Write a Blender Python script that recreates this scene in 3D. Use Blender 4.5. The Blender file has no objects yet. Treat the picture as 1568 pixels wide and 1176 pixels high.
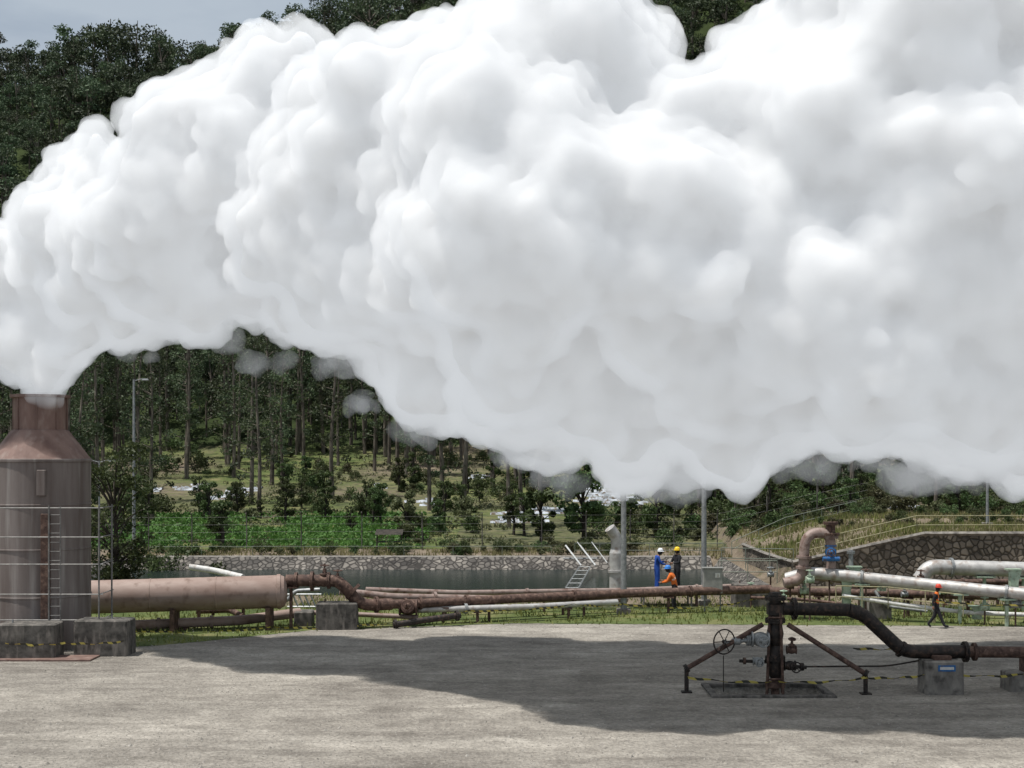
import bpy, bmesh, math, random, time
from mathutils import Vector, Matrix, noise
import numpy as np
T0=time.time()
sc=bpy.context.scene
CAMH=6.9;F=2178.0
def W(u,v,d): return Vector(((u-784)/F*d,d,CAMH-(v-700)/F*d))   # back-projects image pixel (u, v) to a distance d (m)
cam=bpy.data.cameras.new("camera");co=bpy.data.objects.new("camera",cam);sc.collection.objects.link(co)
co.location=(0,0,CAMH);co.rotation_euler=(math.pi/2,0,0);cam.lens=50;cam.sensor_width=36;cam.shift_y=112/1568;cam.clip_end=3000
sc.camera=co
sc.view_settings.view_transform='Standard';sc.view_settings.look='None';sc.view_settings.exposure=0
# ------------------------------------------------------------ light
w=bpy.data.worlds.new("World");sc.world=w;w.use_nodes=True
nt=w.node_tree;sky=nt.nodes.new("ShaderNodeTexSky");sky.sky_type='NISHITA';sky.sun_disc=False
sd=Vector((-0.30,-0.09,0.94)).normalized()
sky.sun_elevation=math.asin(sd.z);sky.sun_rotation=math.atan2(sd.x,sd.y);sky.dust_density=3;sky.air_density=1
bg=nt.nodes["Background"];bg.inputs[1].default_value=0.085
tcw=nt.nodes.new("ShaderNodeTexCoord");nz=nt.nodes.new("ShaderNodeTexNoise");nz.inputs["Scale"].default_value=5;nz.inputs["Detail"].default_value=6
mpw=nt.nodes.new("ShaderNodeMapping");mpw.inputs["Scale"].default_value=(1,1,3)
crw=nt.nodes.new("ShaderNodeValToRGB");crw.color_ramp.elements[0].position=.35;crw.color_ramp.elements[0].color=(.55,.55,.55,1);crw.color_ramp.elements[1].position=.55;crw.color_ramp.elements[1].color=(.95,.95,.95,1)
mxw=nt.nodes.new("ShaderNodeMix");mxw.data_type='RGBA';mxw.inputs[7].default_value=(5.6,6.4,7.3,1)
nt.links.new(tcw.outputs["Generated"],mpw.inputs[0]);nt.links.new(mpw.outputs[0],nz.inputs[0]);nt.links.new(nz.outputs[0],crw.inputs[0]);nt.links.new(crw.outputs[0],mxw.inputs[0]);nt.links.new(sky.outputs[0],mxw.inputs[6])
nt.links.new(mxw.outputs[2],bg.inputs[0])
sl=bpy.data.lights.new("sun",'SUN');sl.energy=4.9;sl.angle=math.radians(.5);sl.color=(1,.97,.92)
so=bpy.data.objects.new("sun",sl);sc.collection.objects.link(so);so.rotation_euler=sd.to_track_quat('Z','Y').to_euler()
# ------------------------------------------------------------ materials
def mat(name,c1,c2,scale=3,rough=.8,metal=0,bump=.0,stretch=(1,1,1),detail=6,lo=.35,hi=.65,c3=None,s3=12,rnd=False,spec=.3,trans=0,st3=(1,1,1),w3=(.52,.7)):
    m=bpy.data.materials.new(name);m.use_nodes=True;t=m.node_tree;b=t.nodes["Principled BSDF"]
    b.inputs["Roughness"].default_value=rough;b.inputs["Metallic"].default_value=metal;b.inputs["Specular IOR Level"].default_value=spec
    tc=t.nodes.new("ShaderNodeTexCoord");mp=t.nodes.new("ShaderNodeMapping");mp.inputs["Scale"].default_value=stretch
    n=t.nodes.new("ShaderNodeTexNoise");n.inputs["Scale"].default_value=scale;n.inputs["Detail"].default_value=detail;n.inputs["Roughness"].default_value=.6
    r=t.nodes.new("ShaderNodeValToRGB");r.color_ramp.elements[0].position=lo;r.color_ramp.elements[1].position=hi
    r.color_ramp.elements[0].color=(*c1,1);r.color_ramp.elements[1].color=(*c2,1)
    t.links.new(tc.outputs["Object"],mp.inputs[0]);t.links.new(mp.outputs[0],n.inputs[0]);t.links.new(n.outputs[0],r.inputs[0])
    out=r.outputs[0]
    if c3:
        n3=t.nodes.new("ShaderNodeTexNoise");n3.inputs["Scale"].default_value=s3;n3.inputs["Detail"].default_value=8
        m3=t.nodes.new("ShaderNodeMapping");m3.inputs["Scale"].default_value=st3;t.links.new(tc.outputs["Object"],m3.inputs[0]);t.links.new(m3.outputs[0],n3.inputs[0])
        r3=t.nodes.new("ShaderNodeValToRGB");r3.color_ramp.elements[0].position=w3[0];r3.color_ramp.elements[1].position=w3[1]
        t.links.new(n3.outputs[0],r3.inputs[0])
        mx=t.nodes.new("ShaderNodeMix");mx.data_type='RGBA';mx.inputs[7].default_value=(*c3,1)
        t.links.new(r3.outputs[0],mx.inputs[0]);t.links.new(out,mx.inputs[6]);out=mx.outputs[2]
    if rnd:
        oi=t.nodes.new("ShaderNodeObjectInfo");hs=t.nodes.new("ShaderNodeHueSaturation")
        ma=t.nodes.new("ShaderNodeMapRange");ma.inputs[3].default_value=.6;ma.inputs[4].default_value=1.5
        mh=t.nodes.new("ShaderNodeMapRange");mh.inputs[3].default_value=.46;mh.inputs[4].default_value=.52
        t.links.new(oi.outputs["Random"],ma.inputs[0]);t.links.new(oi.outputs["Random"],mh.inputs[0])
        t.links.new(ma.outputs[0],hs.inputs["Value"]);t.links.new(mh.outputs[0],hs.inputs["Hue"]);t.links.new(out,hs.inputs["Color"]);out=hs.outputs[0]
    t.links.new(out,b.inputs["Base Color"])
    if bump:
        bp=t.nodes.new("ShaderNodeBump");bp.inputs["Strength"].default_value=bump;bp.inputs["Distance"].default_value=.05
        t.links.new(n.outputs[0],bp.inputs["Height"]);t.links.new(bp.outputs[0],b.inputs["Normal"])
    if trans:
        tr=t.nodes.new("ShaderNodeBsdfTranslucent");t.links.new(out,tr.inputs[0]);ms=t.nodes.new("ShaderNodeMixShader");ms.inputs[0].default_value=trans
        t.links.new(b.outputs[0],ms.inputs[1]);t.links.new(tr.outputs[0],ms.inputs[2]);t.links.new(ms.outputs[0],t.nodes["Material Output"].inputs["Surface"])
    return m
M={}
M['stack']=mat("weathered_stack_paint",(.125,.10,.09),(.225,.195,.182),1.2,.7,0,.1,(1.5,1.5,.12),c3=(.34,.32,.30),s3=2.2,st3=(1.6,1.6,.14),w3=(.54,.85))
M['stackred']=mat("rust_red_paint",(.13,.078,.065),(.22,.145,.122),1.6,.7,0,.12,(1,1,.3),c3=(.30,.24,.21),s3=3,st3=(1,1,.4),w3=(.53,.85))
M['drum']=mat("faded_pink_steel",(.24,.165,.135),(.33,.25,.215),1.6,.6,0,.08,(.4,1,1),c3=(.15,.095,.07),s3=3,w3=(.54,.8))
M['pink']=mat("old_cladding",(.22,.16,.14),(.32,.25,.22),2.5,.6,.1,.1,c3=(.14,.08,.06),s3=4)
M['rust']=mat("rusty_steel",(.05,.03,.025),(.13,.08,.062),5,.75,.1,.2,c3=(.20,.13,.10),s3=7)
M['dark']=mat("dark_steel",(.014,.012,.011),(.04,.032,.028),6,.55,.2,.2,c3=(.08,.052,.04),s3=8)
M['silver']=mat("aluminium_cladding",(.36,.35,.34),(.52,.51,.49),2.5,.5,.3,.08,c3=(.27,.22,.19),s3=3)
M['galv']=mat("galvanised_steel",(.20,.21,.21),(.34,.35,.35),6,.5,.4,.05)
M['galvd']=mat("dull_galvanised_steel",(.12,.12,.115),(.23,.22,.21),6,.6,.2,.05)
M['white']=mat("white_paint",(.50,.50,.48),(.66,.66,.64),4,.5,c3=(.35,.3,.26),s3=5)
M['conc']=mat("weathered_concrete",(.12,.11,.10),(.27,.25,.22),3,.9,0,.4,(1,1,.5),c3=(.06,.055,.05),s3=3)
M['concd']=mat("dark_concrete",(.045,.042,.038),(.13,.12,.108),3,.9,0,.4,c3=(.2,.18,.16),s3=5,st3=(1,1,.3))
M['green']=mat("pale_green_paint",(.25,.34,.25),(.40,.48,.37),4,.6,c3=(.2,.2,.15),s3=6)
M['yellow']=mat("yellow_rail",(.30,.27,.14),(.38,.36,.23),5,.6,c3=(.2,.2,.15),s3=6)
M['rail']=mat("grey_green_rail",(.13,.15,.12),(.25,.27,.22),5,.6)
M['blue']=mat("blue_paint",(.02,.09,.25),(.03,.15,.36),6,.5,c3=(.1,.08,.07),s3=5)
M['grey']=mat("grey_cabinet",(.22,.22,.21),(.30,.30,.28),4,.5)
M['bark']=mat("bark",(.05,.04,.032),(.22,.19,.155),3,.9,0,.3,(1,1,.25))
M['barkd']=mat("dark_bark",(.02,.017,.014),(.06,.05,.04),3,.9,0,.3,(1,1,.25))
M['leafh']=mat("hill_foliage",(.022,.040,.022),(.078,.108,.052),.9,.65,rnd=True,lo=.3,hi=.7,trans=.2)
M['leafe']=mat("eucalyptus_foliage",(.032,.052,.027),(.09,.12,.058),1.2,.6,rnd=True,trans=.3)
M['leafb']=mat("bush_foliage",(.032,.053,.02),(.085,.125,.042),1.5,.6,rnd=True,trans=.3)
M['leafo']=mat("olive_foliage",(.055,.062,.03),(.125,.13,.062),1.5,.6,rnd=True,trans=.3)
M['crop']=mat("crop_foliage",(.045,.11,.022),(.105,.215,.045),.6,.6,trans=.3)
M['grass']=mat("grass_blades",(.10,.13,.03),(.24,.25,.08),.5,.7,trans=.3)
M['dry']=mat("dry_grass_blades",(.15,.14,.06),(.29,.26,.13),.5,.7,trans=.3)
M['mulch']=mat("plastic_mulch_film",(.22,.24,.26),(.50,.53,.57),1.5,.35,.1,.3,lo=.4,hi=.6,c3=(.12,.09,.06),s3=2.5,w3=(.5,.6))
M['stone']=mat("pebbles",(.16,.145,.125),(.36,.335,.30),3,.9)
M['skin']=mat("skin",(.22,.12,.075),(.27,.15,.10),8,.6)
M['cblue']=mat("blue_coverall_cloth",(.012,.05,.26),(.02,.08,.36),6,.85,0,.3)
M['corange']=mat("orange_cloth",(.60,.13,.02),(.75,.19,.04),6,.85,0,.3)
M['cblack']=mat("black_cloth",(.012,.012,.014),(.03,.03,.035),6,.9,0,.3)
M['hyel']=mat("yellow_helmet",(.75,.5,.02),(.85,.6,.04),6,.35)
M['hblue']=mat("blue_helmet",(.03,.16,.5),(.05,.22,.6),6,.35)
M['hwhite']=mat("white_helmet",(.6,.62,.65),(.75,.76,.78),6,.35)
M['hred']=mat("red_helmet",(.5,.05,.03),(.6,.08,.05),6,.35)
M['refl']=mat("reflective_tape",(.7,.7,.65),(.8,.8,.75),6,.4)
m=bpy.data.materials.new("hazard_tape");m.use_nodes=True;t=m.node_tree;b=t.nodes["Principled BSDF"]
tc=t.nodes.new("ShaderNodeTexCoord");wv=t.nodes.new("ShaderNodeTexWave");wv.bands_direction='DIAGONAL';wv.inputs["Scale"].default_value=1.6
r=t.nodes.new("ShaderNodeValToRGB");r.color_ramp.interpolation='CONSTANT';r.color_ramp.elements[0].color=(.03,.03,.02,1);r.color_ramp.elements[1].position=.5;r.color_ramp.elements[1].color=(.45,.37,.08,1)
t.links.new(tc.outputs["Object"],wv.inputs[0]);t.links.new(wv.outputs[0],r.inputs[0]);t.links.new(r.outputs[0],b.inputs[0]);M['tape']=m
def cobble(name,c1,c2,cm,sc_=2.2):
    m=bpy.data.materials.new(name);m.use_nodes=True;t=m.node_tree;b=t.nodes["Principled BSDF"];b.inputs["Roughness"].default_value=.9
    tc=t.nodes.new("ShaderNodeTexCoord")
    vo=t.nodes.new("ShaderNodeTexVoronoi");vo.inputs["Scale"].default_value=sc_;ve=t.nodes.new("ShaderNodeTexVoronoi");ve.feature='DISTANCE_TO_EDGE';ve.inputs["Scale"].default_value=sc_
    for x in(vo,ve):t.links.new(tc.outputs["Object"],x.inputs["Vector"])
    se=t.nodes.new("ShaderNodeSeparateColor");t.links.new(vo.outputs["Color"],se.inputs[0])
    mx=t.nodes.new("ShaderNodeMix");mx.data_type='RGBA';mx.inputs[6].default_value=(*c1,1);mx.inputs[7].default_value=(*c2,1);t.links.new(se.outputs[0],mx.inputs[0])
    r=t.nodes.new("ShaderNodeValToRGB");r.color_ramp.elements[0].position=.03;r.color_ramp.elements[1].position=.16;t.links.new(ve.outputs["Distance"],r.inputs[0])
    m2=t.nodes.new("ShaderNodeMix");m2.data_type='RGBA';m2.inputs[6].default_value=(*cm,1);t.links.new(mx.outputs[2],m2.inputs[7]);t.links.new(r.outputs[0],m2.inputs[0])
    n=t.nodes.new("ShaderNodeTexNoise");n.inputs["Scale"].default_value=.5;n.inputs["Detail"].default_value=6;t.links.new(tc.outputs["Object"],n.inputs[0])
    rr=t.nodes.new("ShaderNodeMapRange");rr.inputs[1].default_value=.3;rr.inputs[2].default_value=.7;rr.inputs[3].default_value=.45;rr.inputs[4].default_value=1.3;t.links.new(n.outputs[0],rr.inputs[0])
    hs=t.nodes.new("ShaderNodeHueSaturation");t.links.new(rr.outputs[0],hs.inputs["Value"]);t.links.new(m2.outputs[2],hs.inputs["Color"]);t.links.new(hs.outputs[0],b.inputs[0])
    bp=t.nodes.new("ShaderNodeBump");bp.inputs["Strength"].default_value=.8;bp.inputs["Distance"].default_value=.06;t.links.new(r.outputs[0],bp.inputs["Height"]);t.links.new(bp.outputs[0],b.inputs["Normal"])
    return m
M['cob']=cobble("stone_masonry",(.08,.072,.064),(.25,.225,.195),(.035,.03,.025),2.8)
M['cobt']=cobble("tan_stone_masonry",(.12,.10,.08),(.30,.255,.20),(.06,.05,.035),2.9)
m=bpy.data.materials.new("pond_water");m.use_nodes=True;t=m.node_tree;b=t.nodes["Principled BSDF"];b.inputs[0].default_value=(.016,.024,.022,1);b.inputs["Roughness"].default_value=.16;b.inputs["IOR"].default_value=1.33;b.inputs["Specular IOR Level"].default_value=.12
mp=t.nodes.new("ShaderNodeMapping");mp.inputs["Scale"].default_value=(.5,2.2,1)
n=t.nodes.new("ShaderNodeTexNoise");n.inputs["Scale"].default_value=1.6;n.inputs["Detail"].default_value=4;tc=t.nodes.new("ShaderNodeTexCoord");t.links.new(tc.outputs["Object"],mp.inputs[0]);t.links.new(mp.outputs[0],n.inputs[0])
bp=t.nodes.new("ShaderNodeBump");bp.inputs["Strength"].default_value=.35;bp.inputs["Distance"].default_value=.05;t.links.new(n.outputs[0],bp.inputs["Height"]);t.links.new(bp.outputs[0],b.inputs["Normal"]);M['water']=m
# ------------------------------------------------------------ mesh builder
class MB:
    def __init__(s):s.v=[];s.f=[];s.m=[];s.ml=[]
    def mi(s,k):
        if k not in s.ml:s.ml.append(k)
        return s.ml.index(k)
    def add(s,vs,fs,k):
        n=len(s.v);s.v+=[tuple(x) for x in vs];i=s.mi(k)
        for f in fs:s.f.append(tuple(a+n for a in f));s.m.append(i)
    def tube(s,pts,r,k,seg=12,fillet=0,caps=True):
        pts=[Vector(p) for p in pts];rs=r if isinstance(r,(list,tuple)) else [r]*len(pts)
        if fillet and len(pts)>2:
            np_=[pts[0]];nr=[rs[0]]
            for i in range(1,len(pts)-1):
                a,b,c=pts[i-1],pts[i],pts[i+1];l=min(fillet,(a-b).length*.49,(c-b).length*.49)
                p0=b+(a-b).normalized()*l;p2=b+(c-b).normalized()*l
                for j in range(7):
                    q=j/6;np_.append(p0*(1-q)**2+b*2*q*(1-q)+p2*q*q);nr.append(rs[i])
            np_.append(pts[-1]);nr.append(rs[-1]);pts,rs=np_,nr
        vs=[];fs=[];up=None
        for i,p in enumerate(pts):
            t=((pts[min(i+1,len(pts)-1)]-pts[i]).normalized()+(pts[i]-pts[max(i-1,0)]).normalized())
            if t.length<1e-6:t=Vector((0,0,1))
            t.normalize()
            if up is None:
                up=Vector((0,0,1)) if abs(t.z)<.9 else Vector((0,1,0))
            x=up-t*up.dot(t)
            if x.length<1e-5:x=t.orthogonal()
            x.normalize();up=x;y=t.cross(x)
            for j in range(seg):
                a=2*math.pi*j/seg;vs.append(p+(x*math.cos(a)+y*math.sin(a))*rs[i])
        for i in range(len(pts)-1):
            for j in range(seg):
                j2=(j+1)%seg;fs.append((i*seg+j,i*seg+j2,(i+1)*seg+j2,(i+1)*seg+j))
        if caps:
            fs.append(tuple(range(seg-1,-1,-1)));fs.append(tuple((len(pts)-1)*seg+j for j in range(seg)))
        s.add(vs,fs,k)
    def fl(s,p,d,r,k,t=.05,seg=20):
        p=Vector(p);d=Vector(d).normalized();s.tube([p-d*t,p-d*t*.12],r,k,seg);s.tube([p+d*t*.12,p+d*t],r,k,seg);s.tube([p-d*t*.15,p+d*t*.15],r*.85,k,seg)
        x=d.orthogonal().normalized();y=d.cross(x)
        for i in range(8):
            a=i*math.pi/4;q=p+(x*math.cos(a)+y*math.sin(a))*r*.86;s.tube([q-d*t*1.4,q+d*t*1.4],r*.07+.006,k,6)
    def lathe(s,prof,c,k,seg=32,ax=Vector((0,0,1))):
        c=Vector(c);ax=Vector(ax).normalized();x=ax.orthogonal().normalized();y=ax.cross(x);vs=[];fs=[]
        for r,h in prof:
            for j in range(seg):
                a=2*math.pi*j/seg;vs.append(c+ax*h+(x*math.cos(a)+y*math.sin(a))*max(r,.0005))
        for i in range(len(prof)-1):
            for j in range(seg):
                j2=(j+1)%seg;fs.append((i*seg+j,i*seg+j2,(i+1)*seg+j2,(i+1)*seg+j))
        s.add(vs,fs,k)
    def box(s,c,sz,k,rz=0,taper=1,ch=.0):
        c=Vector(c);hx,hy,hz=sz[0]/2,sz[1]/2,sz[2]/2;R=Matrix.Rotation(rz,3,'Z')
        ch=min(ch,hx*.4,hy*.4,hz*.4)
        def ring(z,ix,tp):
            X=(hx-ix)*tp;Y=(hy-ix)*tp;e=ch
            if ch: P=[(X,Y-e),(X-e,Y),(-X+e,Y),(-X,Y-e),(-X,-Y+e),(-X+e,-Y),(X-e,-Y),(X,-Y+e)]
            else: P=[(X,Y),(-X,Y),(-X,-Y),(X,-Y)]
            return [c+R@Vector((a,b_,z)) for a,b_ in P]
        vs=ring(-hz,0,1)
        if ch: vs+=ring(hz-ch,0,taper)+ring(hz,ch,taper);nr=3;n=8
        else: vs+=ring(hz,0,taper);nr=2;n=4
        fs=[tuple(range(n-1,-1,-1)),tuple(range((nr-1)*n,nr*n))]
        for i in range(nr-1):
            for j in range(n):fs.append((i*n+j,i*n+(j+1)%n,(i+1)*n+(j+1)%n,(i+1)*n+j))
        s.add(vs,fs,k)
    def beam(s,a,b,wd,k): s.tube([a,b],wd*.7,k,4)
    def wheel(s,c,R,ax,k,r=.02,sp=5):
        c=Vector(c);ax=Vector(ax).normalized();x=ax.orthogonal().normalized();y=ax.cross(x)
        pt=[c+(x*math.cos(a)+y*math.sin(a))*R for a in [2*math.pi*i/28 for i in range(29)]]
        s.tube(pt,r,k,8,caps=False)
        for i in range(sp):
            a=2*math.pi*i/sp+.3;s.tube([c,c+(x*math.cos(a)+y*math.sin(a))*R],r*.7,k,6)
        s.tube([c-ax*.05,c+ax*.05],r*2.5,k,10)
    def gate(s,c,ax,r,k,up=Vector((0,0,1)),wh=.2,kw=None):
        c=Vector(c);ax=Vector(ax).normalized();up=Vector(up)
        s.lathe([(0,-r*1.7),(r*1.5,-r*1.7),(r*1.5,-r*1.4),(r*1.05,-r*1.35),(r*1.35,-r*.6),(r*1.45,0),(r*1.35,r*.6),(r*1.05,r*1.35),(r*1.5,r*1.4),(r*1.5,r*1.7),(0,r*1.7)],c,k,18,ax)
        s.lathe([(r*.9,0),(r*.85,r*1.5),(r*1.25,r*1.55),(r*1.25,r*1.9),(r*.6,r*2),(r*.4,r*3.2),(r*.15,r*3.3),(r*.13,r*4.4)],c,k,16,up)
        s.wheel(c+up*r*4,wh,up,kw or k)
    def build(s,name,smooth=True,parent=None,ang=35):
        me=bpy.data.meshes.new(name);me.from_pydata([tuple(x) for x in s.v],[],s.f)
        for k in s.ml:me.materials.append(M[k])
        me.polygons.foreach_set("material_index",s.m)
        if smooth:
            me.polygons.foreach_set("use_smooth",[True]*len(s.f));me.set_sharp_from_angle(angle=math.radians(ang))
        me.update();o=bpy.data.objects.new(name,me);sc.collection.objects.link(o)
        if parent:o.parent=parent
        return o
# ------------------------------------------------------------ terrain
def ss(a,b,x):
    t=min(1,max(0,(x-a)/(b-a)));return t*t*(3-2*t)
def hz(x,y):
    z=float(np.interp(y,[0,89,90,120,150,180,200,230],[0,0,.5,1.9,4.1,7.5,17,40]))
    ridge=83+max(0,(x+72))*.32+2.5*noise.noise(Vector((x*.04,3,0)))
    if y>230:z=float(np.interp(y,[230,290,330,600],[40,ridge,ridge-8,40]))
    if y>185:z+=ss(185,215,y)*(1-.6*ss(260,290,y))*(5*noise.noise(Vector((x*.03,y*.03,1)))+1.5*noise.noise(Vector((x*.1,y*.1,2))))
    if y<91:
        px=ss(-25,-23.5,x)*(1-ss(12,13.5,x))
        z-=px*1.6*min(1,max(0,(y-71)/1.0))*min(1,max(0,(90-y)/3.4)) if y<90 else 0
    mr=ss(14.3,15.2,x)*(.45+.55*ss(15,22,x))
    if y>76: z+=mr*float(np.interp(y,[76,76.3,84,100,130,170],[0,2.7,2.8,2.0,1.6,0]))
    if y>92:z+=.12*noise.noise(Vector((x*.3,y*.3,0)))
    if 5.9<x<9.15 and 40.95<y<42.9:z-=.9
    return z
def hit(u,v,d0=60,d1=400):
    d=d0
    while d<d1:
        p=W(u,v,d)
        if p.z<hz(p.x,p.y):return p
        d+=.25
    return W(u,v,d1)
xs=sorted(set([round(x,3) for x in np.concatenate([np.arange(-36,36,.5),np.arange(-170,-36,3.),np.arange(36,175,3.),np.array([5.88,5.92,9.13,9.17,14.3,14.6,14.9,15.2]),np.array([-900,-500,-300,300,500,900])])]))
ys=sorted(set([round(y,3) for y in np.concatenate([np.arange(20,96,.5),np.arange(96,130,1.2),np.arange(130,340,3.),np.array([-300,-60,0,40.93,40.97,42.88,42.92,76,76.3,420,600,900,1500])])]))
def edge(x):return float(np.interp(x,[-40,-19,-13,-8,0,20,30],[50,50.5,52,56.6,59,58,56.5]))
tv=[];tcx=[]
for y in ys:
    for x in xs:
        tv.append((x,y,hz(x,y)))
        e=edge(x);g=1-ss(e-.4,e+.4,y);gr=0;dt=0
        if y>e-.4 and y<90.5:gr=.75*ss(e-.4,e+.4,y)*(1-ss(61,68,y)*.6);dt=.25+.5*ss(62,70,y)
        if 88<y<97:dt=.8;gr=.3*ss(91,96,y)
        if 95<y<122:
            gr=ss(94,97,y);dt=0
            if not(-33<x<-4):gr*=.45;dt=.5
        if y>76 and x>14.5 and y<125:dt=.7;gr=.38
        if 118<y<184:
            k=noise.noise(Vector((x*.06,y*.06,9)));gr=.52+.4*k;dt=.55-.3*k
        tcx.append((g,gr,dt,1))
nx=len(xs);tf=[(j*nx+i,j*nx+i+1,(j+1)*nx+i+1,(j+1)*nx+i) for j in range(len(ys)-1) for i in range(nx-1)]
me=bpy.data.meshes.new("ground_terrain");me.from_pydata(tv,[],tf)
ca=me.color_attributes.new("mask",'FLOAT_COLOR','POINT');ca.data.foreach_set("color",np.array(tcx,dtype=np.float32).ravel())
me.polygons.foreach_set("use_smooth",[True]*len(tf))
m=bpy.data.materials.new("ground_surface");m.use_nodes=True;t=m.node_tree;b=t.nodes["Principled BSDF"];b.inputs["Roughness"].default_value=.95;b.inputs["Specular IOR Level"].default_value=.15
L=t.links.new
def N(ty,**k):
    n=t.nodes.new(ty)
    for a,v in k.items():n.inputs[a].default_value=v
    return n
tc=N("ShaderNodeTexCoord")
def noi(scale,detail=6,stretch=None,rough=.6,rot=0,dist=0):
    n=N("ShaderNodeTexNoise",Scale=scale,Detail=detail,Roughness=rough,Distortion=dist)
    if stretch:
        mp=N("ShaderNodeMapping",Scale=stretch);mp.inputs["Rotation"].default_value=(0,0,rot);L(tc.outputs["Object"],mp.inputs[0]);L(mp.outputs[0],n.inputs[0])
    else:L(tc.outputs["Object"],n.inputs[0])
    return n.outputs[0]
def ramp(s,*st):
    r=t.nodes.new("ShaderNodeValToRGB");e=r.color_ramp.elements
    while len(e)<len(st):e.new(.5)
    for i,(p,c) in enumerate(st):e[i].position=p;e[i].color=(*c,1) if len(c)==3 else c
    L(s,r.inputs[0]);return r.outputs[0]
def mixc(f,a,b_,mode='MIX'):
    x=t.nodes.new("ShaderNodeMix");x.data_type='RGBA';x.blend_type=mode
    if isinstance(f,(int,float)):x.inputs[0].default_value=f
    else:L(f,x.inputs[0])
    L(a,x.inputs[6]);L(b_,x.inputs[7]);return x.outputs[2]
gravel=ramp(noi(.25,8,(.7,1.1,1)),(.3,(.185,.168,.148)),(.5,(.265,.244,.215)),(.7,(.365,.338,.298)))
fine=ramp(noi(7,6),(.3,(.62,.62,.62)),(.7,(1.28,1.28,1.28)));gravel=mixc(.85,gravel,fine,'MULTIPLY')
med=ramp(noi(1.3,8,(.8,1.1,1),dist=.5),(.35,(.72,.71,.70)),(.65,(1.2,1.2,1.19)));gravel=mixc(.8,gravel,med,'MULTIPLY')
trk=ramp(noi(.9,5,(.09,1.5,1),rot=.12,dist=.4),(.40,(.8,.79,.78)),(.56,(1.12,1.12,1.12)));gravel=mixc(.35,gravel,trk,'MULTIPLY')
trk2=ramp(noi(1.2,4,(.1,1.3,1),rot=-.22,dist=.6),(.36,(.75,.75,.75)),(.5,(1.05,1.05,1.05)));gravel=mixc(.4,gravel,trk2,'MULTIPLY')
pebm=t.nodes.new("ShaderNodeTexVoronoi");pebm.inputs["Scale"].default_value=11;L(tc.outputs["Object"],pebm.inputs["Vector"])
peb=ramp(pebm.outputs["Distance"],(.1,(1.4,1.38,1.35)),(.3,(.95,.95,.95)));gravel=mixc(.6,gravel,peb,'MULTIPLY')
grass=ramp(noi(.5,8),(.32,(.055,.078,.026)),(.5,(.10,.125,.042)),(.68,(.185,.17,.08)))
dirt=ramp(noi(.8,8),(.3,(.10,.078,.055)),(.7,(.24,.195,.145)))
forest=ramp(noi(.25,8),(.35,(.018,.028,.01)),(.65,(.05,.07,.022)))
at=t.nodes.new("ShaderNodeAttribute");at.attribute_name="mask";se=t.nodes.new("ShaderNodeSeparateColor");L(at.outputs["Color"],se.inputs[0])
nb=noi(1.3,7)
def thr(ch,wd=.12):
    a=N("ShaderNodeMath");a.operation='ADD';L(se.outputs[ch],a.inputs[0]);L(nb,a.inputs[1])
    r=N("ShaderNodeMapRange");r.inputs[1].default_value=1-wd;r.inputs[2].default_value=1+wd;L(a.outputs[0],r.inputs[0]);return r.outputs[0]
c=mixc(thr(2),forest,dirt);c=mixc(thr(1),c,grass);c=mixc(thr(0,.08),c,gravel);L(c,b.inputs[0])
ad=N("ShaderNodeMath");ad.operation='ADD';L(noi(6,8),ad.inputs[0]);L(pebm.outputs["Distance"],ad.inputs[1])
bp=N("ShaderNodeBump",Strength=.8,Distance=.06);L(ad.outputs[0],bp.inputs["Height"]);L(bp.outputs[0],b.inputs["Normal"])
me.materials.append(m);sc.collection.objects.link(bpy.data.objects.new("ground_terrain",me))
# pond
q=MB();q.add([(-27,70.9,-.10),(14,70.9,-.10),(14,90,-.10),(-27,90,-.10)],[(0,1,2,3)],'water');q.build("pond_water",False)
q=MB();N_=60
for i in range(N_):
    x0=-25+37.5*i/N_;x1=-25+37.5*(i+1)/N_
    q.add([(x0,87.2,-1.0),(x1,87.2,-1.0),(x1,89.6,.62),(x0,89.6,.62)],[(0,1,2,3)],'cob')
    q.add([(x0,89.6,.62),(x1,89.6,.62),(x1,90.2,.66),(x0,90.2,.66)],[(0,1,2,3)],'conc')
q.add([(-25,70.5,.1),(-23.2,71,-1.2),(-23.2,87.4,-1.2),(-25,89.6,.62)],[(0,1,2,3)],'cob')
q.add([(13.2,70.5,.3),(11.4,71,-1.2),(11.4,87.4,-1.2),(13.2,89.6,.66)],[(3,2,1,0)],'cob')
q.build("pond_stone_embankment",False)
q=MB();seg=[(14.6,90,1.35),(14.6,82,1.3),(15.0,75.95,1.25),(18,75.95,1.9),(22,75.9,2.78),(40,76.0,2.8)]
for a,b_ in zip(seg[:-1],seg[1:]):
    q.add([(a[0],a[1],0),(b_[0],b_[1],0),(b_[0],b_[1],b_[2]),(a[0],a[1],a[2])],[(0,1,2,3)],'cobt')
    q.beam((a[0],a[1],a[2]+.04),(b_[0],b_[1],b_[2]+.04),.16,'conc')
q.build("stone_retaining_wall",False)
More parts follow.
